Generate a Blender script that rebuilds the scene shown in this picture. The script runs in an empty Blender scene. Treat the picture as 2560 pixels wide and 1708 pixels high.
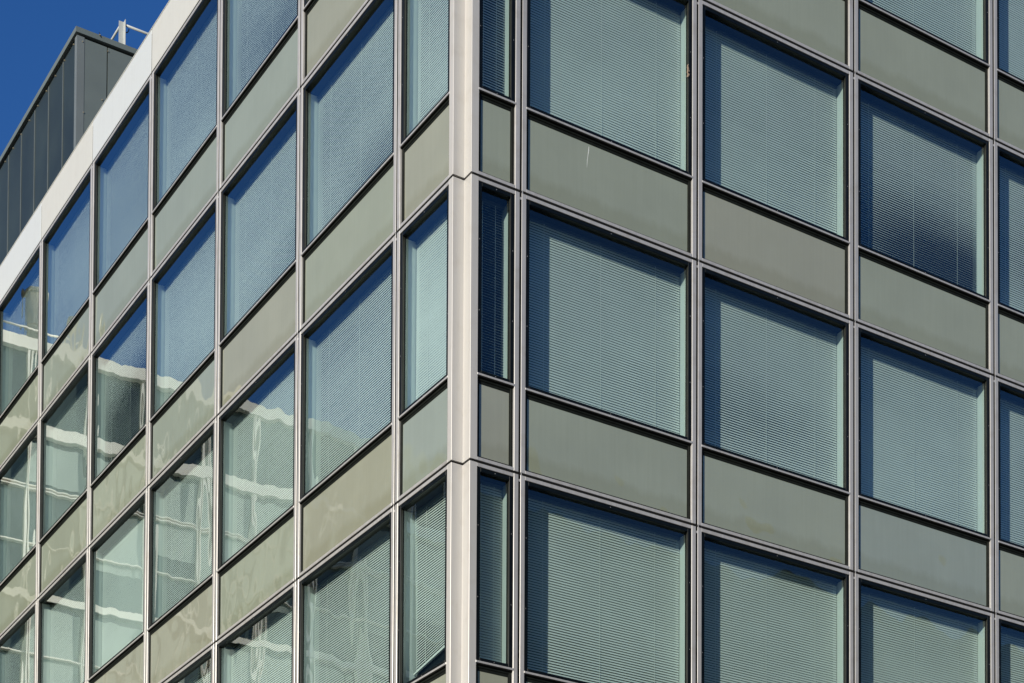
import bpy, math, random
from mathutils import Vector
random.seed(7)
scene = bpy.context.scene
C = scene.collection

# ------------------------------------------------------------------ camera
cam = bpy.data.cameras.new('camera')
cam_o = bpy.data.objects.new('camera', cam)
C.objects.link(cam_o)
cam_o.location = (-11.73485, -19.01498, -14.35612)
cam_o.rotation_euler = (1.5998526, -0.006027, -0.5400217)
cam.sensor_width = 36
cam.sensor_fit = 'HORIZONTAL'
cam.lens = 4605.79483 * 36 / 2560
cam.shift_x = 206.154 / 2560
cam.shift_y = 2342.294 / 2560
cam.clip_end = 3000
scene.camera = cam_o

# ------------------------------------------------------------------ sky, sun, exposure
SUN_EL = math.radians(15.6)
SUN_DIR = Vector((1.95, 1.0, 0)).normalized()            # way the light travels, in plan
world = bpy.data.worlds.new('World')
scene.world = world
world.use_nodes = True
wn = world.node_tree
wn.nodes.clear()
w_out = wn.nodes.new('ShaderNodeOutputWorld')
w_bg = wn.nodes.new('ShaderNodeBackground')
sky = wn.nodes.new('ShaderNodeTexSky')
sky.sky_type = 'NISHITA'
sky.sun_disc = False
sky.sun_elevation = SUN_EL
to_sun = -SUN_DIR
sky.sun_rotation = math.atan2(to_sun.x, to_sun.y)
sky.altitude = 100
sky.air_density = 1.0
sky.dust_density = 0.04
sky.ozone_density = 3.0
hs = wn.nodes.new('ShaderNodeHueSaturation')
hs.inputs['Saturation'].default_value = 1.27
hs.inputs['Hue'].default_value = 0.516
wn.links.new(sky.outputs[0], hs.inputs['Color'])
wn.links.new(hs.outputs[0], w_bg.inputs['Color'])
w_bg.inputs['Strength'].default_value = 0.124
wn.links.new(w_bg.outputs[0], w_out.inputs['Surface'])

sun = bpy.data.lights.new('sun', 'SUN')
sun.energy = 5.0
sun.angle = math.radians(0.5)
sun.color = (1.0, 0.93, 0.79)
sun_o = bpy.data.objects.new('sun', sun)
C.objects.link(sun_o)
travel = Vector((SUN_DIR.x * math.cos(SUN_EL), SUN_DIR.y * math.cos(SUN_EL), -math.sin(SUN_EL)))
sun_o.rotation_euler = travel.to_track_quat('-Z', 'Y').to_euler()
sun_o.location = (-30, -20, 20)

scene.view_settings.view_transform = 'Standard'
scene.view_settings.look = 'None'
scene.view_settings.exposure = 0.0
scene.view_settings.gamma = 1.0
scene.view_settings.use_curve_mapping = False
scene.cycles.max_bounces = 10
scene.cycles.transparent_max_bounces = 16
scene.cycles.glossy_bounces = 4

# ------------------------------------------------------------------ helpers
def nodes_of(name):
    m = bpy.data.materials.new(name)
    m.use_nodes = True
    nt = m.node_tree
    nt.nodes.clear()
    out = nt.nodes.new('ShaderNodeOutputMaterial')
    return m, nt, out

def N(nt, typ, **kw):
    n = nt.nodes.new(typ)
    for k, v in kw.items():
        if k in n.inputs:
            n.inputs[k].default_value = v
        else:
            setattr(n, k, v)
    return n

def L(nt, a, b):
    nt.links.new(a, b)

def noise(nt, scale, detail=3, stretch=None, rand_obj=False, rough=0.55):
    co = nt.nodes.new('ShaderNodeTexCoord')
    mp = nt.nodes.new('ShaderNodeMapping')
    L(nt, co.outputs['Object'], mp.inputs['Vector'])
    if stretch:
        mp.inputs['Scale'].default_value = stretch
    if rand_obj:
        oi = nt.nodes.new('ShaderNodeObjectInfo')
        mu = N(nt, 'ShaderNodeMath', operation='MULTIPLY')
        mu.inputs[1].default_value = 57.0
        L(nt, oi.outputs['Random'], mu.inputs[0])
        cb = nt.nodes.new('ShaderNodeCombineXYZ')
        for i in range(3):
            L(nt, mu.outputs[0], cb.inputs[i])
        L(nt, cb.outputs[0], mp.inputs['Location'])
    tx = nt.nodes.new('ShaderNodeTexNoise')
    tx.inputs['Scale'].default_value = scale
    tx.inputs['Detail'].default_value = detail
    tx.inputs['Roughness'].default_value = rough
    L(nt, mp.outputs[0], tx.inputs['Vector'])
    return tx

def ramp(nt, src, stops):
    r = nt.nodes.new('ShaderNodeValToRGB')
    els = r.color_ramp.elements
    while len(els) < len(stops):
        els.new(0.5)
    for e, (p, c) in zip(els, stops):
        e.position = p
        e.color = (*c, 1) if len(c) == 3 else c
    L(nt, src, r.inputs['Fac'])
    return r

def fresnel(nt, ior):
    """Fresnel factor that is the same from either side of a thin pane"""
    ge = nt.nodes.new('ShaderNodeNewGeometry')
    ma = N(nt, 'ShaderNodeMath', operation='MULTIPLY_ADD')
    L(nt, ge.outputs['Backfacing'], ma.inputs[0])
    ma.inputs[1].default_value = 1.0 / ior - ior
    ma.inputs[2].default_value = ior
    fr = nt.nodes.new('ShaderNodeFresnel')
    L(nt, ma.outputs[0], fr.inputs['IOR'])
    return fr

def simple(name, col, rough=0.5, metallic=0.0, var=0.08, scale=3.0, stretch=None, spec=0.5, grain=0.0, gscale=120):
    m, nt, out = nodes_of(name)
    b = nt.nodes.new('ShaderNodeBsdfPrincipled')
    tx = noise(nt, scale, 4, stretch, rand_obj=True)
    lo = tuple(max(0, c * (1 - var)) for c in col)
    hi = tuple(min(1, c * (1 + var)) for c in col)
    r = ramp(nt, tx.outputs['Fac'], [(0.3, lo), (0.7, hi)])
    L(nt, r.outputs['Color'], b.inputs['Base Color'])
    b.inputs['Roughness'].default_value = rough
    b.inputs['Metallic'].default_value = metallic
    b.inputs['Specular IOR Level'].default_value = spec
    if grain:
        t2 = noise(nt, gscale, 2)
        bp = nt.nodes.new('ShaderNodeBump')
        bp.inputs['Strength'].default_value = grain
        bp.inputs['Distance'].default_value = 0.002
        L(nt, t2.outputs['Fac'], bp.inputs['Height'])
        L(nt, bp.outputs[0], b.inputs['Normal'])
    L(nt, b.outputs[0], out.inputs['Surface'])
    return m

M = {}
def aluminium(name, col, rough, metallic, streak=0.10, blotch=0.5):
    """anodised aluminium: vertical streaks and faint blotches of dirt"""
    m, nt, out = nodes_of(name)
    b = nt.nodes.new('ShaderNodeBsdfPrincipled')
    t1 = noise(nt, 1.0, 5, (16, 16, 0.7), True)
    t2 = noise(nt, 5.0, 6, (1, 1, 1), True)
    lo = tuple(c * (1 - streak) for c in col)
    hi = tuple(min(1, c * (1 + streak * 0.8)) for c in col)
    r1 = ramp(nt, t1.outputs['Fac'], [(0.3, lo), (0.7, hi)])
    r2 = ramp(nt, t2.outputs['Fac'], [(0.30, (0.80, 0.76, 0.70)), (0.48, (1, 1, 1))])
    mx = nt.nodes.new('ShaderNodeMix')
    mx.data_type = 'RGBA'
    mx.blend_type = 'MULTIPLY'
    mx.inputs['Factor'].default_value = blotch
    L(nt, r1.outputs['Color'], mx.inputs[6])
    L(nt, r2.outputs['Color'], mx.inputs[7])
    L(nt, mx.outputs[2], b.inputs['Base Color'])
    b.inputs['Roughness'].default_value = rough
    b.inputs['Metallic'].default_value = metallic
    L(nt, b.outputs[0], out.inputs['Surface'])
    return m

M['alu'] = aluminium('anodised_aluminium', (0.495, 0.480, 0.470), 0.34, 0.24)
M['alu_white'] = aluminium('parapet_cool', (0.655, 0.68, 0.675), 0.35, 0.1, 0.02, 0.10)
M['alu_cream'] = aluminium('parapet_warm', (0.64, 0.635, 0.59), 0.38, 0.1, 0.02, 0.14)
M['post'] = aluminium('corner_aluminium', (0.55, 0.53, 0.505), 0.38, 0.15, 0.04, 0.25)
M['frame'] = simple('window_frame_black', (0.004, 0.006, 0.007), 0.4, 0.0, 0.3, 8, spec=0.2)
M['inner'] = simple('inner_frame_bronze', (0.026, 0.027, 0.019), 0.45, 0.0, 0.2, 8)
M['gasket'] = simple('rubber_gasket', (0.010, 0.012, 0.010), 0.6, 0.0, 0.25, 10, spec=0.12)
M['rubber_shade'] = simple('joint_rubber_and_shade', (0.008, 0.008, 0.007), 0.8, 0.0, 0.2, 10, spec=0.2)
M['reveal'] = simple('painted_reveal', (0.48, 0.52, 0.53), 0.6, 0.0, 0.03, 3)
M['dark'] = simple('unlit_room_shade', (0.012, 0.016, 0.02), 0.9, 0.0, 0.2, 3, spec=0.0)
M['slat'] = simple('blind_slat_paint', (0.77, 0.795, 0.80), 0.42, 0.0, 0.04, 2.0)
M['rail'] = simple('blind_head_rail', (0.10, 0.12, 0.13), 0.5, 0.0, 0.05)
M['cord'] = simple('ladder_cord', (0.80, 0.82, 0.80), 0.8, 0.0, 0.05)

def glass_mat(name, tint, ior, wave, wscale, stretch):
    m, nt, out = nodes_of(name)
    fr = fresnel(nt, ior)
    gl = N(nt, 'ShaderNodeBsdfGlossy', Roughness=0.0)
    gl.inputs['Color'].default_value = (0.96, 1.0, 0.98, 1)
    tr = nt.nodes.new('ShaderNodeBsdfTransparent')
    tr.inputs['Color'].default_value = (*tint, 1)
    mx = nt.nodes.new('ShaderNodeMixShader')
    tx = noise(nt, wscale, 1.5, stretch, True, 0.4)
    bp = nt.nodes.new('ShaderNodeBump')
    bp.inputs['Strength'].default_value = 1.0
    bp.inputs['Distance'].default_value = wave
    L(nt, tx.outputs['Fac'], bp.inputs['Height'])
    L(nt, bp.outputs[0], gl.inputs['Normal'])
    dbl = N(nt, 'ShaderNodeMath', operation='MULTIPLY', use_clamp=True)      # two faces of the pane reflect
    L(nt, fr.outputs[0], dbl.inputs[0])
    dbl.inputs[1].default_value = 3.4
    L(nt, dbl.outputs[0], mx.inputs[0])
    L(nt, tr.outputs[0], mx.inputs[1])
    L(nt, gl.outputs[0], mx.inputs[2])
    L(nt, mx.outputs[0], out.inputs['Surface'])
    return m

M['glass'] = glass_mat('tinted_glass', (0.775, 0.880, 0.845), 1.35, 0.011, 1.1, (1, 1, 0.45))

def spandrel_mat(name, col, gloss_ior=1.95):
    """back-painted glass: colour behind a wavy mirror-smooth skin, dirt gathered along the foot"""
    m, nt, out = nodes_of(name)
    b = nt.nodes.new('ShaderNodeBsdfPrincipled')
    t2 = noise(nt, 1.2, 3, (1, 1, 1), True)
    lo = tuple(c * 0.965 for c in col)
    hi = tuple(c * 1.035 for c in col)
    r = ramp(nt, t2.outputs['Fac'], [(0.35, lo), (0.65, hi)])
    # faint rain streaks
    t4 = noise(nt, 1.0, 4, (26, 26, 0.9), True, 0.6)
    r4 = ramp(nt, t4.outputs['Fac'], [(0.30, (0.975, 0.975, 0.968)), (0.62, (1.012, 1.012, 1.012))])
    ms = nt.nodes.new('ShaderNodeMix')
    ms.data_type = 'RGBA'
    ms.blend_type = 'MULTIPLY'
    ms.inputs['Factor'].default_value = 1.0
    L(nt, r.outputs['Color'], ms.inputs[6])
    L(nt, r4.outputs['Color'], ms.inputs[7])
    # dirt: strongest in the lowest hand's breadth of the panel
    co = nt.nodes.new('ShaderNodeTexCoord')
    sp = nt.nodes.new('ShaderNodeSeparateXYZ')
    L(nt, co.outputs['Generated'], sp.inputs[0])
    t3 = noise(nt, 1.0, 5, (3, 3, 1.2), True, 0.75)
    ad = N(nt, 'ShaderNodeMath', operation='MULTIPLY_ADD')
    L(nt, t3.outputs['Fac'], ad.inputs[0])
    ad.inputs[1].default_value = -0.30
    L(nt, sp.outputs['Z'], ad.inputs[2])
    rr = ramp(nt, ad.outputs[0], [(0.0, (0.30, 0.30, 0.30)), (0.12, (0, 0, 0))])
    dm = nt.nodes.new('ShaderNodeMix')
    dm.data_type = 'RGBA'
    L(nt, rr.outputs['Color'], dm.inputs['Factor'])
    L(nt, ms.outputs[2], dm.inputs[6])
    dm.inputs[7].default_value = (col[0] * 0.62, col[1] * 0.58, col[2] * 0.42, 1)
    L(nt, dm.outputs[2], b.inputs['Base Color'])
    b.inputs['Roughness'].default_value = 0.9
    b.inputs['Specular IOR Level'].default_value = 0.0
    fr = fresnel(nt, gloss_ior)
    gl = N(nt, 'ShaderNodeBsdfGlossy', Roughness=0.015)
    mx = nt.nodes.new('ShaderNodeMixShader')
    tx = noise(nt, 1.5, 1.0, (1, 1, 0.8), True, 0.4)
    bp = nt.nodes.new('ShaderNodeBump')
    bp.inputs['Strength'].default_value = 1.0
    bp.inputs['Distance'].default_value = 0.034
    L(nt, tx.outputs['Fac'], bp.inputs['Height'])
    L(nt, bp.outputs[0], gl.inputs['Normal'])
    L(nt, fr.outputs[0], mx.inputs[0])
    L(nt, b.outputs[0], mx.inputs[1])
    L(nt, gl.outputs[0], mx.inputs[2])
    L(nt, mx.outputs[0], out.inputs['Surface'])
    return m

M['sp_green'] = spandrel_mat('spandrel_green_grey', (0.292, 0.324, 0.258))
M['sp_warm'] = spandrel_mat('spandrel_warm_grey', (0.310, 0.322, 0.257))
M['sp_cool'] = spandrel_mat('spandrel_blue_grey', (0.280, 0.322, 0.278))

M['plant_dark'] = simple('plant_room_dark_cladding', (0.032, 0.042, 0.034), 0.36, 0.0, 0.25, 0.7)
M['plant_grey'] = simple('plant_room_grey_cladding', (0.138, 0.164, 0.158), 0.5, 0.0, 0.06, 1.5)
M['plant_corner'] = simple('plant_room_corner_trim', (0.16, 0.18, 0.18), 0.4, 0.0, 0.05, 1.5)
M['seam'] = simple('seam_metal', (0.20, 0.22, 0.21), 0.4, 0.3, 0.1)
M['steel_white'] = simple('white_painted_steel', (0.44, 0.46, 0.45), 0.45, 0.0, 0.06, 4)
M['black'] = simple('black_metal', (0.012, 0.012, 0.014), 0.4, 0.0, 0.2)
M['brass'] = simple('clamp_metal', (0.42, 0.36, 0.24), 0.4, 0.5, 0.2)
M['roof'] = simple('roof_membrane', (0.16, 0.16, 0.15), 0.9, 0.0, 0.2, 1.0)
M['ground'] = simple('paving', (0.055, 0.055, 0.052), 0.9, 0.0, 0.2, 0.15, grain=0.4, gscale=6)
M['bark'] = simple('bark', (0.045, 0.036, 0.028), 0.95, 0.0, 0.3, 4, grain=0.6, gscale=18)
M['wing_glass'] = simple('wing_dark_glazing', (0.060, 0.085, 0.080), 0.12, 0.0, 0.25, 0.6)
M['wing_blind'] = simple('wing_pale_blind', (0.27, 0.33, 0.31), 0.6, 0.0, 0.1, 0.7)
M['wing_band'] = simple('wing_band_metal', (0.80, 0.77, 0.70), 0.45, 0.0, 0.06, 0.6)
M['duct'] = simple('duct_metal', (0.55, 0.50, 0.38), 0.42, 0.2, 0.12, 2)
M['dropping'] = simple('dried_streak', (0.72, 0.74, 0.72), 0.9, 0.0, 0.1, 30)
M['nest'] = simple('dried_mud', (0.36, 0.26, 0.19), 0.95, 0.0, 0.3, 60, grain=0.8)

class MB:
    """collects boxes, quads, tubes for one mesh; tf maps local (u, d, z) to world axes"""
    def __init__(self, tf=None):
        self.v, self.f, self.mi, self.sm = [], [], [], []
        self.tf = tf or (lambda u, d, z: (u, d, z))
    def add(self, vs, fs, mi=0, smooth=False):
        o = len(self.v)
        self.v += [self.tf(*p) for p in vs]
        self.f += [tuple(i + o for i in f) for f in fs]
        self.mi += [mi] * len(fs)
        self.sm += [smooth] * len(fs)
    def box(self, u0, u1, d0, d1, z0, z1, mi=0):
        self.add([(u0, d0, z0), (u1, d0, z0), (u1, d1, z0), (u0, d1, z0),
                  (u0, d0, z1), (u1, d0, z1), (u1, d1, z1), (u0, d1, z1)],
                 [(0, 3, 2, 1), (4, 5, 6, 7), (0, 1, 5, 4), (1, 2, 6, 5), (2, 3, 7, 6), (3, 0, 4, 7)], mi)
    def quad(self, a, b, c, d, mi=0):
        self.add([a, b, c, d], [(0, 1, 2, 3)], mi)
    def bevbox(self, u0, u1, d0, d1, z0, z1, b=0.003, mi=0):
        """box whose front (low d) edges are chamfered"""
        self.add([(u0, d1, z0), (u1, d1, z0), (u1, d1, z1), (u0, d1, z1),
                  (u0, d0 + b, z0), (u1, d0 + b, z0), (u1, d0 + b, z1), (u0, d0 + b, z1),
                  (u0 + b, d0, z0 + b), (u1 - b, d0, z0 + b), (u1 - b, d0, z1 - b), (u0 + b, d0, z1 - b)],
                 [(0, 3, 2, 1), (0, 1, 5, 4), (1, 2, 6, 5), (2, 3, 7, 6), (3, 0, 4, 7),
                  (4, 5, 9, 8), (5, 6, 10, 9), (6, 7, 11, 10), (7, 4, 8, 11), (8, 9, 10, 11)], mi)
    def ring(self, u0, u1, z0, z1, wu, wz0, wz1, d0, d1, mi=0, b=0.0, wu2=None):
        wu2 = wu if wu2 is None else wu2
        f = (lambda *a: self.bevbox(*a, b, mi)) if b else (lambda *a: self.box(*a, mi))
        f(u0, u0 + wu, d0, d1, z0, z1)
        f(u1 - wu2, u1, d0, d1, z0, z1)
        f(u0 + wu, u1 - wu2, d0, d1, z0, z0 + wz0)
        f(u0 + wu, u1 - wu2, d0, d1, z1 - wz1, z1)
    def tube(self, pts, rad, seg=8, mi=0, cap=True):
        rings = []
        n = len(pts)
        rads = rad if isinstance(rad, (list, tuple)) else [rad] * n
        P = [Vector(p) for p in pts]
        for i in range(n):
            t = (P[min(i + 1, n - 1)] - P[max(i - 1, 0)]).normalized()
            a = Vector((0, 0, 1)) if abs(t.z) < 0.9 else Vector((1, 0, 0))
            s = t.cross(a).normalized()
            q = t.cross(s)
            rings.append([tuple(P[i] + (s * math.cos(k * 2 * math.pi / seg) + q * math.sin(k * 2 * math.pi / seg)) * rads[i])
                          for k in range(seg)])
        vs = [v for r in rings for v in r]
        fs = []
        for i in range(n - 1):
            for k in range(seg):
                a, b2 = i * seg + k, i * seg + (k + 1) % seg
                fs.append((a, b2, b2 + seg, a + seg))
        if cap:
            fs.append(tuple(range(seg))[::-1])
            fs.append(tuple((n - 1) * seg + k for k in range(seg)))
        self.add(vs, fs, mi, True)
    def mesh(self, name, mats):
        me = bpy.data.meshes.new(name)
        flip = self.tf(0, 1, 0)[0] == 1                  # the left-hand facade's axes are mirrored
        me.from_pydata(self.v, [], [f[::-1] for f in self.f] if flip else self.f)
        for m in (mats if isinstance(mats, (list, tuple)) else [mats]):
            me.materials.append(m)
        me.polygons.foreach_set('material_index', self.mi)
        me.polygons.foreach_set('use_smooth', self.sm)
        me.update()
        return me
    def build(self, name, mats, parent=None, loc=(0, 0, 0)):
        return link(name, self.mesh(name, mats), parent, loc)

def link(name, me, parent=None, loc=(0, 0, 0)):
    o = bpy.data.objects.new(name, me)
    C.objects.link(o)
    o.location = loc
    if parent:
        o.parent = parent
    return o

def thing(name, loc, label, cat, group=None):
    o = bpy.data.objects.new(name, None)
    o.empty_display_size = 0.3
    C.objects.link(o)
    o.location = loc
    o['label'] = label
    o['category'] = cat
    if group:
        o['group'] = group
    return o

def tag(o, label, cat):
    o['label'] = label
    o['category'] = cat
    return o

GROUND = -15.96
H = 3.6

# ------------------------------------------------------------------ setting
gb = MB()
gb.quad((-700, -700, 0), (700, -700, 0), (700, 700, 0), (-700, 700, 0))
g = gb.build('ground', M['ground'], None, (0, 0, GROUND))
g['kind'] = 'structure'

# ------------------------------------------------------------------ the office building
RIGHT = lambda u, d, z: (u, d, z)          # right-hand facade: faces -y
LEFT = lambda u, d, z: (d, u, z)           # left-hand facade: faces -x
PITCH = 2.84
B0 = 0.905                                  # first joint on the right-hand facade
A0 = 1.577                                  # first joint on the left-hand facade
N_NOTCH, M_NOTCH = 0.164, 0.167
POST_R, POST_L = 0.274, 0.262
GAP = 0.016
ST = 0.068                                  # stile face
building = thing('office_building', (0, 0, GROUND),
                 'pale aluminium and glass office block seen up its notched corner', 'building')
def P(x, y, z):                             # building-local position
    return (x, y, z - GROUND)

# vertical breakpoints inside one storey (from joint k to joint k+1)
Z_GAP = 0.032
Z_RAIL = 0.074
Z_TR0, Z_TR1 = 1.104, 1.130
Z_WTOP = H - 0.047

def unit_meshes(tf, u0, u1, sl, sr, jl=0.063, jr=0.063, back=0.34):
    """meshes of one cassette; sl/sr = has a stile on that side (else the corner post stands there)"""
    a = u0 + (GAP + ST if sl else 0)        # inner edges of stiles
    b = u1 - (GAP + ST if sr else 0)
    out = {}
    m = MB(tf)
    if sl:
        m.bevbox(u0 + GAP, a, 0.0, 0.07, Z_GAP, H, 0.003)
        m.box(u0 + GAP - 0.026, u0 + GAP - 0.001, 0.002, 0.05, H - 0.085, H - 0.055)     # splice clip in the joint
        m.box(u0 + GAP + 0.004, u0 + GAP + 0.018, 0.003, 0.05, 0.001, Z_GAP - 0.001)
    if sr:
        m.bevbox(b, u1 - GAP, 0.0, 0.07, Z_GAP, H, 0.003)
    m.bevbox(a + 0.001, b - 0.001, 0.0015, 0.07, Z_GAP, Z_RAIL, 0.003)
    m.bevbox(a + 0.001, b - 0.001, 0.0015, 0.07, Z_WTOP, H, 0.003)
    out['cladding_frame'] = m
    m = MB(tf)
    m.bevbox(a - 0.004, b + 0.004, -0.004, 0.006, Z_TR0, Z_TR1, 0.002)
    m.box(a, b, 0.0061, 0.058, Z_TR0 - 0.012, Z_TR1 - 0.0005, 1)  # black box standing in for the shadow under the transom
    m.tube([(a + 0.012, 0.016, Z_TR0 - 0.018), (a + 0.012, 0.030, Z_TR0 - 0.018)], 0.006, 6)
    out['transom'] = m
    m = MB(tf)
    m.ring(a, b, Z_RAIL, Z_TR0 - 0.0125, 0.040, 0.026, 0.034, 0.030, 0.07, 0, 0.004)
    m.ring(a + 0.040, b - 0.040, Z_RAIL + 0.026, Z_TR0 - 0.046, 0.012, 0.006, 0.038, 0.040, 0.07, 0)
    out['gasket'] = m
    m = MB(tf)
    m.box(a + 0.0405, b - 0.0405, 0.0445, 0.068, Z_RAIL + 0.0265, Z_TR0 - 0.0355)
    out['spandrel_panel'] = m
    # dark window frame
    z0, z1 = Z_TR1, Z_WTOP
    m = MB(tf)
    m.ring(a, b, z0, z1, 0.060, 0.047, 0.050, 0.012, 0.026, 0, 0.003)
    m.box(a, a + 0.0585, 0.0261, 0.044, z0, z1, 1)
    m.box(b - 0.0585, b, 0.0261, 0.044, z0, z1, 1)
    m.box(a + 0.0585, b - 0.0585, 0.0261, 0.044, z0, z0 + 0.046, 0)
    m.box(a + 0.0585, b - 0.0585, 0.0261, 0.044, z1 - 0.049, z1, 0)  # head return painted black for its shade; side returns stay bronze
    m.ring(a, b, z0, z1, 0.0600, 0.048, 0.051, 0.0441, 0.0580, 0, 0.0)
    ia, ib, iz0, iz1 = a + 0.062, b - 0.062, z0 + 0.049, z1 - 0.052
    m.ring(a, b, z0, z1, ia - a + 0.004, iz0 - z0 + 0.003, z1 - iz1 + 0.003, 0.0595, 0.0632, 0)
    for fu in (0.5,):
        uu = a + (b - a) * fu
        m.add(*screw(uu, 0.0115, z1 - 0.024), 2)
        m.add(*screw(uu, 0.0115, z0 + 0.022), 2)
    for fz in (0.33, 0.7):
        zz = z0 + (z1 - z0) * fz
        m.add(*screw(a + 0.026, 0.0115, zz), 2)
        m.add(*screw(b - 0.026, 0.0115, zz), 2)
    out['window'] = m
    m = MB(tf)
    m.quad((a + 0.055, 0.0587, z0 + 0.044), (b - 0.055, 0.0587, z0 + 0.044),
           (b - 0.055, 0.0587, z1 - 0.047), (a + 0.055, 0.0587, z1 - 0.047))
    out['glass'] = m
    # painted reveal round the blind, near-black sheet painting the unlit room's shade behind
    m = MB(tf)
    ja, jb = ia - jl, ib + jr
    rz0, rz1 = iz0 - 0.02, iz1 + 0.03
    D0 = 0.064
    m.quad((ja, D0, rz0), (ja, back, rz0), (ja, back, rz1), (ja, D0, rz1))
    m.quad((jb, D0, rz0), (jb, back, rz0), (jb, back, rz1), (jb, D0, rz1))
    m.quad((ja, D0, rz0), (jb, D0, rz0), (jb, back, rz0), (ja, back, rz0))
    m.quad((ja, D0, rz1), (jb, D0, rz1), (jb, 0.155, rz1), (ja, 0.155, rz1))
    m.quad((ja, 0.155, rz1), (jb, 0.155, rz1), (jb, back, rz1), (ja, back, rz1), 1)  # rear of the head painted near-black for its shade
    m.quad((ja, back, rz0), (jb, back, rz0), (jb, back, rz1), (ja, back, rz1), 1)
    # closes the slot between frame and reveal
    m.ring(ja - 0.02, jb + 0.02, rz0 - 0.02, rz1 + 0.02, ia - ja + 0.02 if jl else 0.022, 0.02 + iz0 - rz0, 0.02,
           0.0633, 0.0639, 1, 0, ib and (jb - ib + 0.02 if jr else 0.022))
    out['reveal'] = m
    out['_dim'] = (ja, jb, rz0, rz1, a, b)
    return out

def screw(u, d, z, r=0.0055):
    n = 6
    vs = [(u + r * math.cos(k * 2 * math.pi / n), d, z + r * math.sin(k * 2 * math.pi / n)) for k in range(n)]
    return vs, [tuple(range(n))]

def blind_mesh(tf, dim, tilt=70, blob=None, skew=0.0, drop=1.0, seed=0):
    """venetian blind: curved slats whose tilt wanders, ladder cords in front"""
    ja, jb, z0, z1, a, b = dim
    rnd = random.Random(seed)
    m = MB(tf)
    u0, u1 = ja + 0.012, jb - 0.012
    dc = 0.262
    pitch, wd = 0.0345, 0.0395
    n = int((z1 - z0 - 0.05) / pitch * drop)
    nu = 10 if u1 - u0 > 1 else 5
    ph = rnd.uniform(0, 6.28)
    m.box(u0, u1, dc - 0.022, dc + 0.018, z1 - 0.045, z1 - 0.004, 2)
    for i in range(n):
        t = i / max(1, n - 1)
        zc = z1 - 0.062 - i * pitch
        jit = rnd.gauss(0, 0.45)
        vs, fs = [], []
        for j in range(nu + 1):
            f = j / nu
            ang = tilt + jit + 1.6 * math.sin(ph + 2.2 * f + 3.1 * t) + 1.2 * math.sin(2 * ph + 7 * t)
            if blob:
                bu, bt, ru, rt, am = blob
                ang -= am * math.exp(-((f - bu) / ru) ** 2 - ((t - bt) / rt) ** 2)
            th = math.radians(ang)
            c, s = math.cos(th), math.sin(th)
            uu = u0 + (u1 - u0) * f
            zz = zc + 0.0012 * math.sin(9 * f + ph + i * 0.2)
            if skew:
                zz += skew * t * t * (1 - f) * (u1 - u0)
                uu += -0.35 * skew * t
                uu = min(max(uu, u0 - 0.0), u1 + 0.02)
            # outer edge low, inner edge high; crown bulges outwards and up
            for q, bulge in ((-0.5, 0), (-0.18, 0.0028), (0.18, 0.0028), (0.5, 0)):
                dd = dc + q * wd * c - bulge * s
                z = zz + q * wd * s + bulge * c
                vs.append((uu, dd, z))
        for j in range(nu):
            for r in range(3):
                p = j * 4 + r
                fs.append((p, p + 4, p + 5, p + 1))
        m.add(vs, fs, 0, True)
    zb = z1 - 0.062 - (n - 1) * pitch - 0.03
    zl = max(zb - 0.018, z0 + 0.003)
    sh = skew * (u1 - u0)
    c0, c1 = dc - 0.014, dc + 0.014
    m.add([(u0, c0, zl + sh), (u1, c0, zl), (u1, c1, zl), (u0, c1, zl + sh),
           (u0, c0, zb + sh), (u1, c0, zb), (u1, c1, zb), (u0, c1, zb + sh)],
          [(0, 3, 2, 1), (4, 5, 6, 7), (0, 1, 5, 4), (1, 2, 6, 5), (2, 3, 7, 6), (3, 0, 4, 7)])
    span = u1 - u0
    cords = (0.16, 0.50, 0.84) if span > 1.6 else (0.3, 0.72)
    for cf in cords:
        off = -0.35 * skew * 0.6
        uc = u0 + span * cf
        zc0 = zb + sh * (1 - cf)
        m.quad((uc - 0.003, dc - 0.023, zc0), (uc + 0.003, dc - 0.023, zc0),
               (uc + 0.003, dc - 0.023, z1 - 0.045), (uc - 0.003, dc - 0.023, z1 - 0.045), 1)
    return m

MATS = {'cladding_frame': [M['alu']], 'transom': [M['alu'], M['rubber_shade']], 'gasket': [M['gasket']],
        'window': [M['frame'], M['inner'], M['alu']], 'glass': [M['glass']], 'reveal': [M['reveal'], M['dark']]}

R_BLOBS = {(1, -2): (0.6, 1.0, 0.9, 0.3, 5), (0, 0): (0.9, 0.95, 0.3, 0.2, 4), (1, -1): (0.35, 0.75, 0.6, 0.33, 11), (2, 0): (0.80, 0.98, 0.85, 0.44, 44),
           (0, -2): (0.5, 1.0, 0.9, 0.25, 7), (2, -2): (0.4, 1.0, 0.7, 0.2, 5), (3, 0): (0.4, 0.6, 0.5, 0.3, 9), (-1, 1): None}
L_BLOBS = {(0, 0): (0.25, 0.88, 0.45, 0.22, 9), (1, 0): (0.2, 0.85, 0.5, 0.22, 10), (3, 0): (0.2, 0.75, 0.7, 0.42, 40),
           (1, 1): (0.3, 0.8, 0.4, 0.2, 8), (4, 0): (0.5, 0.5, 0.5, 0.4, 6)}
R_TILT = {(2, 0): 69, (-1, -1): 34, (-1, 0): 56, (-1, 1): 58, (-1, -2): 66, (1, 0): 71}
L_TILT = {(-1, -1): 78, (3, -2): 84, (3, -1): 84, (4, -1): 74, (-1, 0): 73, (-1, -2): 62}
R_SP = {(0, 0): 'sp_green', (0, -1): 'sp_green', (1, 0): 'sp_warm', (1, -1): 'sp_green', (1, 1): 'sp_green', (2, 0): 'sp_green',
        (2, 1): 'sp_green', (2, -1): 'sp_cool', (3, 0): 'sp_green', (-1, 0): 'sp_green', (-1, -1): 'sp_warm'}
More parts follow.
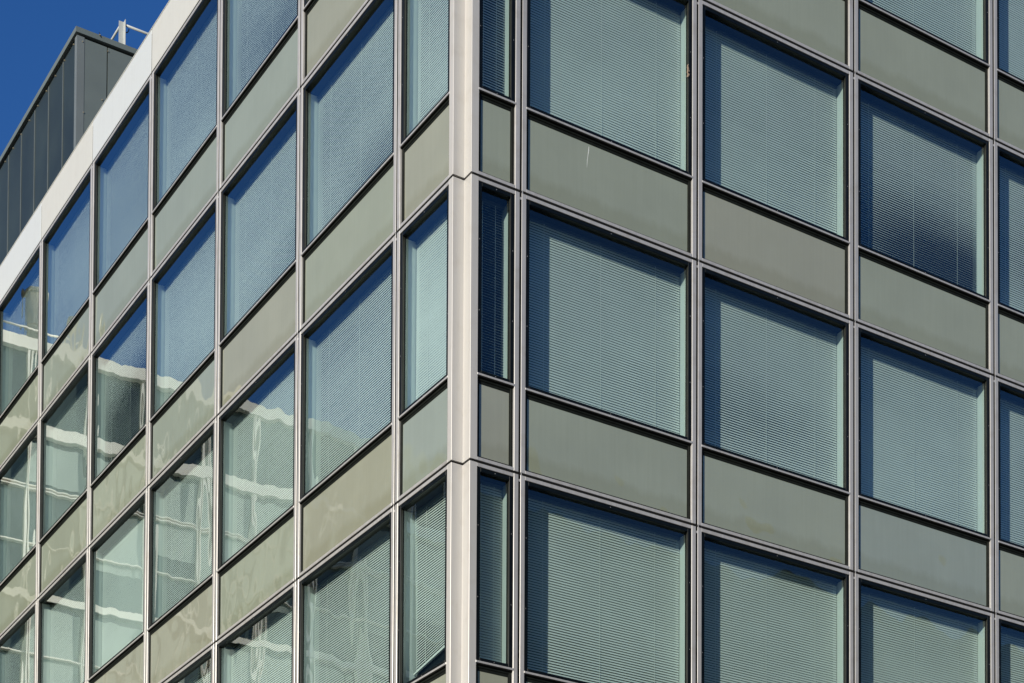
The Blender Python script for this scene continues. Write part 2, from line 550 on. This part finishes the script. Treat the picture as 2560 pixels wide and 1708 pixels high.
L_SP = {(-1, 0): 'sp_warm', (-1, -1): 'sp_cool', (0, 1): 'sp_warm', (0, 0): 'sp_green', (0, -1): 'sp_warm', (1, 1): 'sp_cool',
        (1, 0): 'sp_warm', (1, -1): 'sp_green', (2, 1): 'sp_cool', (2, 0): 'sp_cool', (2, -1): 'sp_warm', (3, 1): 'sp_cool',
        (3, 0): 'sp_green', (3, -1): 'sp_warm', (4, 1): 'sp_cool', (4, 0): 'sp_green', (-1, 1): 'sp_warm'}

def facade(tf, off, cols, blobs, tilts, spans, side):
    for c, (u0, u1, sl, sr, jl, jr, back) in cols.items():
        key = 'corner' if c == -1 else ('end' if (u1 - u0) < PITCH - 0.01 else 'wide')
        um = unit_meshes(tf, u0, u1, sl, sr, jl, jr, back)
        meshes = {n: um[n].mesh(n, MATS[n]) for n in MATS}
        base = um['spandrel_panel'].mesh('spandrel_panel', M['sp_green'])
        for k in range(-3, 2):
            loc = P(0, 0, k * H)
            link('cladding_frame', meshes['cladding_frame'], building, loc)
            link('transom', meshes['transom'], building, loc)
            sm = base.copy()
            sm.materials.clear()
            sm.materials.append(M[spans.get((c, k), random.choice(['sp_green', 'sp_warm', 'sp_cool', 'sp_green']))])
            so = link('spandrel_panel', sm, building, loc)
            link('gasket', meshes['gasket'], so)
            w = link('window', meshes['window'], building, loc)
            link('glass', meshes['glass'], w)
            link('reveal', meshes['reveal'], w)
            sk = 0.16 if (side == 'L' and c == -1 and k == -2) else 0.0
            sd = hash((side == 'L', c, k)) % 9973
            tl = tilts.get((c, k), ({1: 75.5, 0: 74, -1: 69.5, -2: 64, -3: 62}[k] if side == 'L' else {1: 73, 0: 71, -1: 68.5, -2: 65.5, -3: 62}[k]) + random.Random(sd).uniform(-2.0, 2.5))
            bm_ = blind_mesh(tf, um['_dim'], tl, blobs.get((c, k)), sk, 0.9 if sk else 1.0, sd)
            bm_.build('blind', [M['slat'], M['cord'], M['rail']], w)

cols_r = {-1: (POST_R, B0, False, True, 0.0, 0.063, 0.31)}
for i in range(5):
    cols_r[i] = (B0 + i * PITCH, B0 + (i + 1) * PITCH, True, True, 0.063, 0.063, 0.34)
cols_l = {-1: (POST_L, A0, False, True, 0.0, 0.063, 0.31)}
for i in range(6):
    cols_l[i] = (A0 + i * PITCH, A0 + (i + 1) * PITCH, True, True, 0.063, 0.063, 0.34)
cols_l[6] = (A0 + 6 * PITCH, 20.78, True, True, 0.063, 0.063, 0.34)
facade(RIGHT, None, cols_r, R_BLOBS, R_TILT, R_SP, 'R')
facade(LEFT, None, cols_l, L_BLOBS, L_TILT, L_SP, 'L')

# corner post, one length per storey
def prism(pts, z0, z1, m, mi=0):
    n = len(pts)
    m.add([(x, y, z0) for x, y in pts] + [(x, y, z1) for x, y in pts],
          [(i, (i + 1) % n, n + (i + 1) % n, n + i) for i in range(n)] + [tuple(range(n))[::-1], tuple(range(n, 2 * n))], mi)
n_, m_ = N_NOTCH, M_NOTCH
post_poly = [(0, POST_L - .001), (0, n_ + .003), (.003, n_), (m_ - .0005, n_), (m_, n_ - .0005), (m_, .003), (m_ + .003, 0), (POST_R - .001, 0),
             (POST_R - .001, .07), (.23, .07), (.23, .22), (.07, .22), (.07, POST_L - .001)]
mb = MB()
prism(post_poly, Z_GAP, H, mb)
post_me = mb.mesh('corner_post', M['post'])
for k in range(-3, 2):
    link('corner_post', post_me, building, P(0, 0, k * H))
R_END = B0 + 5 * PITCH
L_END = 20.78

# parapet above joint 2
PZ0, PZ1 = 2 * H + Z_GAP, 8.0
def parapet(tf, u0, u1, mat):
    m = MB(tf)
    m.bevbox(u0 + 0.013, u1 - 0.013, 0.0, 0.05, PZ0 - 0.006, PZ1 - 0.020, 0.003)
    o = m.build('parapet_panel', mat, building, P(0, 0, 0))
    c = MB(tf)
    c.bevbox(u0 + 0.003, u1 - 0.003, -0.006, 0.42, PZ1 - 0.012, PZ1 + 0.002, 0.003)
    c.box(u0 + 0.01, u1 - 0.01, 0.008, 0.05, PZ1 - 0.020, PZ1 - 0.012)
    c.build('coping', M['alu_cream'], o)
    return o
pl = [POST_L] + [A0 + i * PITCH for i in range(7)] + [L_END]
for i in range(len(pl) - 1):
    parapet(LEFT, pl[i], pl[i + 1], M['alu_cream'] if i % 2 == 1 else M['alu_white'])
pr = [POST_R] + [B0 + i * PITCH for i in range(6)]
for i in range(len(pr) - 1):
    parapet(RIGHT, pr[i], pr[i + 1], M['alu_cream'] if i % 2 else M['alu_white'])
mb = MB()
prism(post_poly, PZ0, PZ1, mb)
mb.build('corner_post', M['post'], building, P(0, 0, 0))

# structural wall behind the cassettes: dark strips behind every joint and spandrel
mb = MB()
def wall_facade(tf, cols, uend, corner):
    m = MB(tf)
    ZB = -3 * H
    for k in range(-3, 3):
        z = k * H
        m.box(0.30, uend, 0.0705, 0.45, z - 0.075, z + Z_TR1 - 0.0 if k < 2 else z + 0.7, 0)
    for k in range(-3, 3):
        m.box(0.20, uend, 0.0052, 0.0704, k * H + 0.001, k * H + Z_GAP - 0.001, 0)
    for c, (u0, u1, sl, sr, jl, jr, back) in cols.items():
        m.box(u1 - 0.0155, u1 + 0.0155, 0.0045, 0.0702, -3 * H, 7.9, 0)
        for k in range(-3, 2):
            z = k * H
            m.box(u1 - 0.082, u1 + 0.082, 0.0705, 0.45, z + Z_TR1, z + H - 0.075, 0)
    return m
wr = wall_facade(RIGHT, cols_r, R_END, True)
wl = wall_facade(LEFT, cols_l, L_END, False)
mb.v = wr.v + wl.v
o_ = len(wr.v)
mb.f = wr.f + [tuple(i + o_ for i in f) for f in wl.f]
mb.mi = wr.mi + wl.mi
mb.sm = wr.sm + wl.sm
for k in range(-3, 2):
    mb.box(0.195, 0.30, 0.022, 0.30, k * H, k * H + H)                  # core of the corner post, seen in the joints
    mb.box(0.022, 0.1945, 0.192, 0.30, k * H, k * H + H)
# lower storeys and the dark body of the house behind the windows
mb.box(0.46, R_END - 0.05, 0.46, 20.7, -3 * H - 0.05, 7.6)
mb.box(0.02, R_END, 0.02, L_END, GROUND, -3 * H - 0.05)
mb.build('wall', M['rubber_shade'], building, P(0, 0, 0))
mb = MB()
mb.box(0.42, R_END, 0.42, 20.75, 7.62, 7.70)
mb.build('roof', M['roof'], building, P(0, 0, 0))
# light streak down the middle of one spandrel, mud on one frame
mb = MB(RIGHT)
pts = [(1.985, 0.985), (1.983, 0.93), (1.972, 0.87), (1.962, 0.80), (1.958, 0.74), (1.957, 0.70)]
wds = [0.004, 0.006, 0.004, 0.004, 0.0025, 0.001]
for i in range(5):
    (ua, za), (ub, zb) = pts[i], pts[i + 1]
    mb.quad((ua - wds[i], 0.0437, za), (ua + wds[i], 0.0437, za), (ub + wds[i + 1], 0.0437, zb), (ub - wds[i + 1], 0.0437, zb))
mb.build('dried_streak', M['dropping'], building, P(0, 0, 0))
mb = MB(RIGHT)
rn = random.Random(5)
for i in range(26):
    z = 2.52 + rn.gauss(0, 0.045)
    u = 3.585 + rn.gauss(0, 0.006)
    r = rn.uniform(0.004, 0.010)
    mb.box(u - r, u + r, 0.0105 - r, 0.0125, z - r, z + r)
mb.build('mud_clump', M['nest'], building, P(0, 0, 0))

# ------------------------------------------------------------------ plant room on the roof
PX, PY, PZ = 0.80, 16.08, 12.0
plant = thing('plant_room', (PX, PY, 7.70), 'dark grey metal clad plant room standing on the office roof', 'plant room')
def Q(x, y, z):
    return (x - PX, y - PY, z - 7.70)
PXE, PYE = 7.5, 28.0
mb = MB()
mb.box(*[PX + 0.05 - PX, PXE - PX, 0.05, PYE - PY, 0, 11.86 - 7.70])
mb.build('wall', M['black'], plant)
# left side: dark tall panels with pale seams
seams = [PY + 0.13] + [16.92 + i * 0.885 for i in range(13)]
for i in range(len(seams) - 1):
    y0, y1 = seams[i], min(seams[i + 1], PYE)
    mb = MB()
    mb.box(0.012, 0.05, y0 + 0.008 - PY, y1 - 0.008 - PY, 0, 11.80 - 7.70)
    o = mb.build('side_panel', M['plant_dark'], plant)
    if i:
        mb = MB()
        mb.box(0.002, 0.014, y0 - 0.012 - PY, y0 + 0.006 - PY, 0, 11.79 - 7.70)
        mb.build('seam', M['seam'], o)
# corner trim
mb = MB()
mb.box(0.0, 0.16, 0.0, 0.05, 0, 11.85 - 7.70)
mb.box(0.0, 0.05, 0.0505, 0.125, 0, 11.85 - 7.70)
mb.build('corner_trim', M['plant_corner'], plant)
# front: mid grey panels
fx = [PX + 0.162, 1.462, 2.40, 3.35, 4.30, 5.25, 6.20, 7.15]
for i in range(len(fx) - 1):
    mb = MB()
    mb.box(fx[i] + 0.004 - PX, fx[i + 1] - 0.022 - PX, 0.006, 0.05, 0, 11.83 - 7.70)
    mb.build('front_panel', M['plant_grey'], plant)
mb = MB()
mb.box(-0.035, PXE - PX + 0.03, -0.035, 0.0, 11.89 - 7.70, 12.0 - 7.70)
mb.box(-0.035, 0.0, 0.0005, PYE - PY, 11.89 - 7.70, 12.0 - 7.70)
mb.box(0.0005, PXE - PX, 0.0005, PYE - PY, 11.90 - 7.70, 11.985 - 7.70)
mb.build('coping', M['plant_grey'], plant)
mb = MB()
for (x, y, z) in [(0.005, 0.55 * i + 0.2, 4.07) for i in range(20)]:
    mb.box(x - 0.012, x + 0.01, y - 0.012, y + 0.012, z - 0.012, z + 0.012)
for (x, z) in [(0.12, 4.05), (0.66, 4.05), (0.55, 3.0), (0.155, 2.6), (1.6, 4.05)]:
    mb.box(x - 0.011, x + 0.011, -0.010, 0.004, z - 0.011, z + 0.011)
mb.build('screws', M['brass'], plant)

# ------------------------------------------------------------------ guard rail on the plant room
gx, gy = 1.853, 16.40
rail = thing('guard_rail', (gx, gy, 12.0), 'white steel angle post with two tube rails on the plant room roof', 'guard rail')
mb = MB()
t = 0.010
mb.box(0.0, 0.10, 0.10, 0.10 + t, -0.012, 0.805)
mb.box(0.10, 0.10 + t, 0.0, 0.10 + t, -0.012, 0.805)
mb.box(-0.02, 0.16, 0.08, 0.16, -0.014, -0.002)
mb.build('post', M['steel_white'], rail)
mb = MB()
mb.tube([(0.115, 0.035, 0.705), (0.9, 0.035, 0.705), (1.8, 0.035, 0.705), (3.6, 0.035, 0.705)], 0.024, 12)
mb.build('rail', M['steel_white'], rail)
mb = MB()
mb.tube([(0.022, 0.115, 0.685), (0.022, 1.5, 0.685), (0.022, 3.0, 0.685), (0.022, 6.0, 0.685)], 0.024, 12)
mb.build('rail', M['steel_white'], rail)
mb = MB()
mb.tube([(0.125 + 0.075 * math.cos(a), 0.05, 0.665 - 0.10 * math.sin(a)) for a in [i * math.pi / 16 for i in range(0, 9)]], 0.011, 8)
mb.build('hook', M['black'], rail)

# lightning conductor along the plant room edge
lc = thing('lightning_conductor', (1.83, 16.2, 12.03), 'black lightning conductor clipped along the plant room roof edge', 'conductor')
mb = MB()
pts = [(0.02 + 0.1 * i, 0, 0.055 + 0.006 * math.sin(i * 1.7)) for i in range(20)]
mb.tube(pts, 0.009, 8)
mb.build('wire', M['black'], lc)
for x in (0.08, 0.25, 1.1):
    mb = MB()
    mb.tube([(x, 0, 0.0), (x, 0, 0.085)], 0.010, 6)
    mb.box(x - 0.018, x + 0.018, -0.014, 0.014, 0.046, 0.066)
    mb.build('clamp', M['brass'], lc)
cl = thing('wire_clamp', (1.27, 16.04, 11.99), 'small black clamp on the plant room coping near its corner', 'clamp')
mb = MB()
mb.tube([(-0.015, 0, 0.05), (-0.005, 0, 0.02), (0.0, 0, 0.0), (0.03, 0, -0.03)], 0.008, 6)
mb.build('stem', M['black'], cl)
mb = MB()
mb.box(-0.012, 0.014, -0.01, 0.012, -0.002, 0.018)
mb.build('bolt', M['brass'], cl)

# ------------------------------------------------------------------ wing opposite, seen mirrored in the left facade
WY, WX1, WX0 = 20.80, -0.45, -34.0
wing = thing('office_wing', (-17, WY, GROUND), 'glass fronted office wing with pale bands mirrored in the left facade', 'building')
def W(x, y, z):
    return (x + 17, y - WY, z - GROUND)
mb = MB()
a, b = W(WX0, WY + 0.12, GROUND), W(WX1, WY + 14, 7.9)
mb.box(a[0], b[0], a[1], b[1], a[2], b[2])
mb.build('wall', M['wing_glass'], wing)
bands = [(7.73, 8.0), (5.83, 6.10)]
z = 5.83
while z > GROUND + 2:
    z -= 3.75
    bands.append((z, z + 0.16))
for (z0, z1) in bands:
    mb = MB()
    a, b = W(WX0, WY - 0.05, z0), W(WX1, WY + 0.119, z1)
    mb.box(a[0], b[0], a[1], b[1], a[2], b[2])
    mb.build('band', M['wing_band'], wing)
mb = MB()
x = WX1 - 0.85
while x > WX0:
    for dx in (0, 0.085):
        a, b = W(x - dx - 0.045, WY - 0.03, GROUND), W(x - dx, WY + 0.1185, 7.73)
        mb.box(a[0], b[0], a[1], b[1], a[2], b[2])
    x -= 1.42
mb.build('mullions', M['wing_band'], wing)
mb = MB()
z = 5.83
i = 0
while z > GROUND + 1:
    z -= 1.25
    for dz in ((0, 0.07) if i % 2 == 0 else (0,)):
        a, b = W(WX0, WY - 0.01, z + dz), W(WX1, WY + 0.118, z + dz + 0.028)
        mb.box(a[0], b[0], a[1], b[1], a[2], b[2])
    i += 1
mb.build('transoms', M['wing_band'], wing)
mb = MB()
rn = random.Random(3)
x = WX1 - 0.85
while x > WX0:
    z = 5.80
    while z > GROUND + 3:
        h = rn.choice([0.0, 0.9, 1.9, 2.6, 2.6])
        if h:
            a, b = W(x - 1.36, WY + 0.100, z - h - 0.1), W(x - 0.09, WY + 0.117, z - 0.1)
            mb.box(a[0], b[0], a[1], b[1], a[2], b[2])
        z -= 3.75
    x -= 1.42
mb.build('blinds', M['wing_blind'], wing)
mb = MB()
for zz in (8.5,):
    a = [W(-2.4, WY + 0.5, zz), W(-1.2, WY + 0.5, zz), W(WX1 - 0.1, WY + 0.5, zz)]
    mb.tube(a, 0.025, 8)
x = WX1 - 0.2
while x > -2.6:
    mb.tube([W(x, WY + 0.5, 7.9), W(x, WY + 0.5, 8.5)], 0.022, 8)
    x -= 1.9
mb.build('railing', M['wing_band'], wing)

def duct(x, y, r, h, cowl, label):
    t_ = thing('roof_vent', (x, y, 7.9), label, 'vent', 'round vents on the wing roof')
    mb = MB()
    mb.tube([(0, 0, 0), (0, 0, h * 0.5), (0, 0, h)], r, 20)
    mb.tube([(0, 0, h * 0.5), (0, 0, h * 0.5 + 0.04)], r * 1.06, 20)
    mb.build('pipe', M['duct'], t_)
    mb = MB()
    if cowl:
        mb.tube([(0, 0, h), (0, 0, h + r * 0.5), (0, 0, h + r), (0, 0, h + r * 1.4)], [r * 1.2, r * 1.3, r * 0.95, r * 0.2], 20)
    else:
        mb.tube([(0, 0, h), (0, 0, h + 0.08)], r * 1.12, 20)
    mb.build('cap', M['duct'], t_)
duct(-1.75, 21.6, 0.26, 1.55, False, 'straight round metal vent pipe with flat cap mirrored in the leftmost window')
duct(-2.75, 21.6, 0.22, 1.05, True, 'shorter metal vent with a domed cowl mirrored beside the straight one')

# ------------------------------------------------------------------ bare trees in front of the wing
def tree(x, y, h, seed, label):
    rn = random.Random(seed)
    root = thing('bare_tree', (x, y, GROUND), label, 'tree', 'bare trees in the courtyard')
    tr, cr = MB(), MB()
    tips = []
    def grow(mb, p, d, ln, r, depth):
        pts, rad = [p.copy()], [r]
        seg = 4
        for i in range(seg):
            d = (d + Vector((rn.gauss(0, .10), rn.gauss(0, .10), rn.gauss(0.03, .06)))).normalized()
            p = p + d * ln / seg
            pts.append(p.copy())
            rad.append(r * (1 - 0.45 * (i + 1) / seg))
        mb.tube([tuple(q) for q in pts], rad, 6 if depth < 2 else 4, 0, False)
        if depth >= 6:
            return
        nb = 4 if depth == 0 else rn.choice((2, 3, 3))
        for j in range(nb):
            q = pts[rn.choice((2, 3, 4, 4))] if depth else pts[rn.choice((3, 4, 4))]
            ax = Vector((rn.gauss(0, 1), rn.gauss(0, 1), rn.gauss(0, .35))).normalized()
            nd = (d * 0.85 + Vector((0, 0, 0.12)) + ax * 0.50).normalized()
            grow(cr, q, nd, ln * rn.uniform(.62, .78), max(rad[-1] * .72, .006), depth + 1)
    grow(tr, Vector((0, 0, 0)), Vector((0, 0, 1)), h * .36, h * .018, 0)
    tr.build('trunk', M['bark'], root)
    cr.build('crown', M['bark'], root)
tree(-6.6, 12.0, 14.8, 11, 'bare tree nearest the left facade, mirrored in its lowest windows')
tree(-10.5, 14.6, 15.5, 12, 'bare tree standing farther left by the mirrored wing')

# ------------------------------------------------------------------ unseen blocks added behind the viewer to cut low skylight
M['brick'] = simple('dark_brick', (0.085, 0.060, 0.048), 0.9, 0.0, 0.2, 0.8)
def block(x0, x1, y0, y1, top, label, face):
    b = thing('added_sky_block', ((x0 + x1) / 2, (y0 + y1) / 2, GROUND), label, 'building')  # added out of view only to block skylight near the horizon
    hx, hy, h = (x1 - x0) / 2, (y1 - y0) / 2, top - GROUND
    mb = MB()
    mb.box(-hx, hx, -hy, hy, 0, h)
    mb.build('wall', M['brick'], b)
    mb = MB()
    mb.box(-hx - 0.2, hx + 0.2, -hy - 0.2, hy + 0.2, h + 0.002, h + 0.4)
    mb.build('roof', M['roof'], b)
    ln = hx if face == 'y' else hy
    for r in range(int(h // 3.4) - 1):
        u = -ln + 1.5
        mb = MB()
        while u < ln - 2:
            z = 1.2 + r * 3.4
            if face == 'y':
                mb.box(u, u + 1.3, hy - 0.1, hy + 0.03, z, z + 1.7)
            else:
                mb.box(hx - 0.1, hx + 0.03, u, u + 1.3, z, z + 1.7)
            u += 3.2
        mb.build('windows', M['wing_glass'], b)
block(3, 75, -62, -45, 20.0, 'unseen dark brick block added to the right behind the viewer to cut low skylight', 'y')
block(-62, -45, 2, 60, 20.0, 'unseen dark brick block added to the left behind the viewer to cut low skylight', 'x')
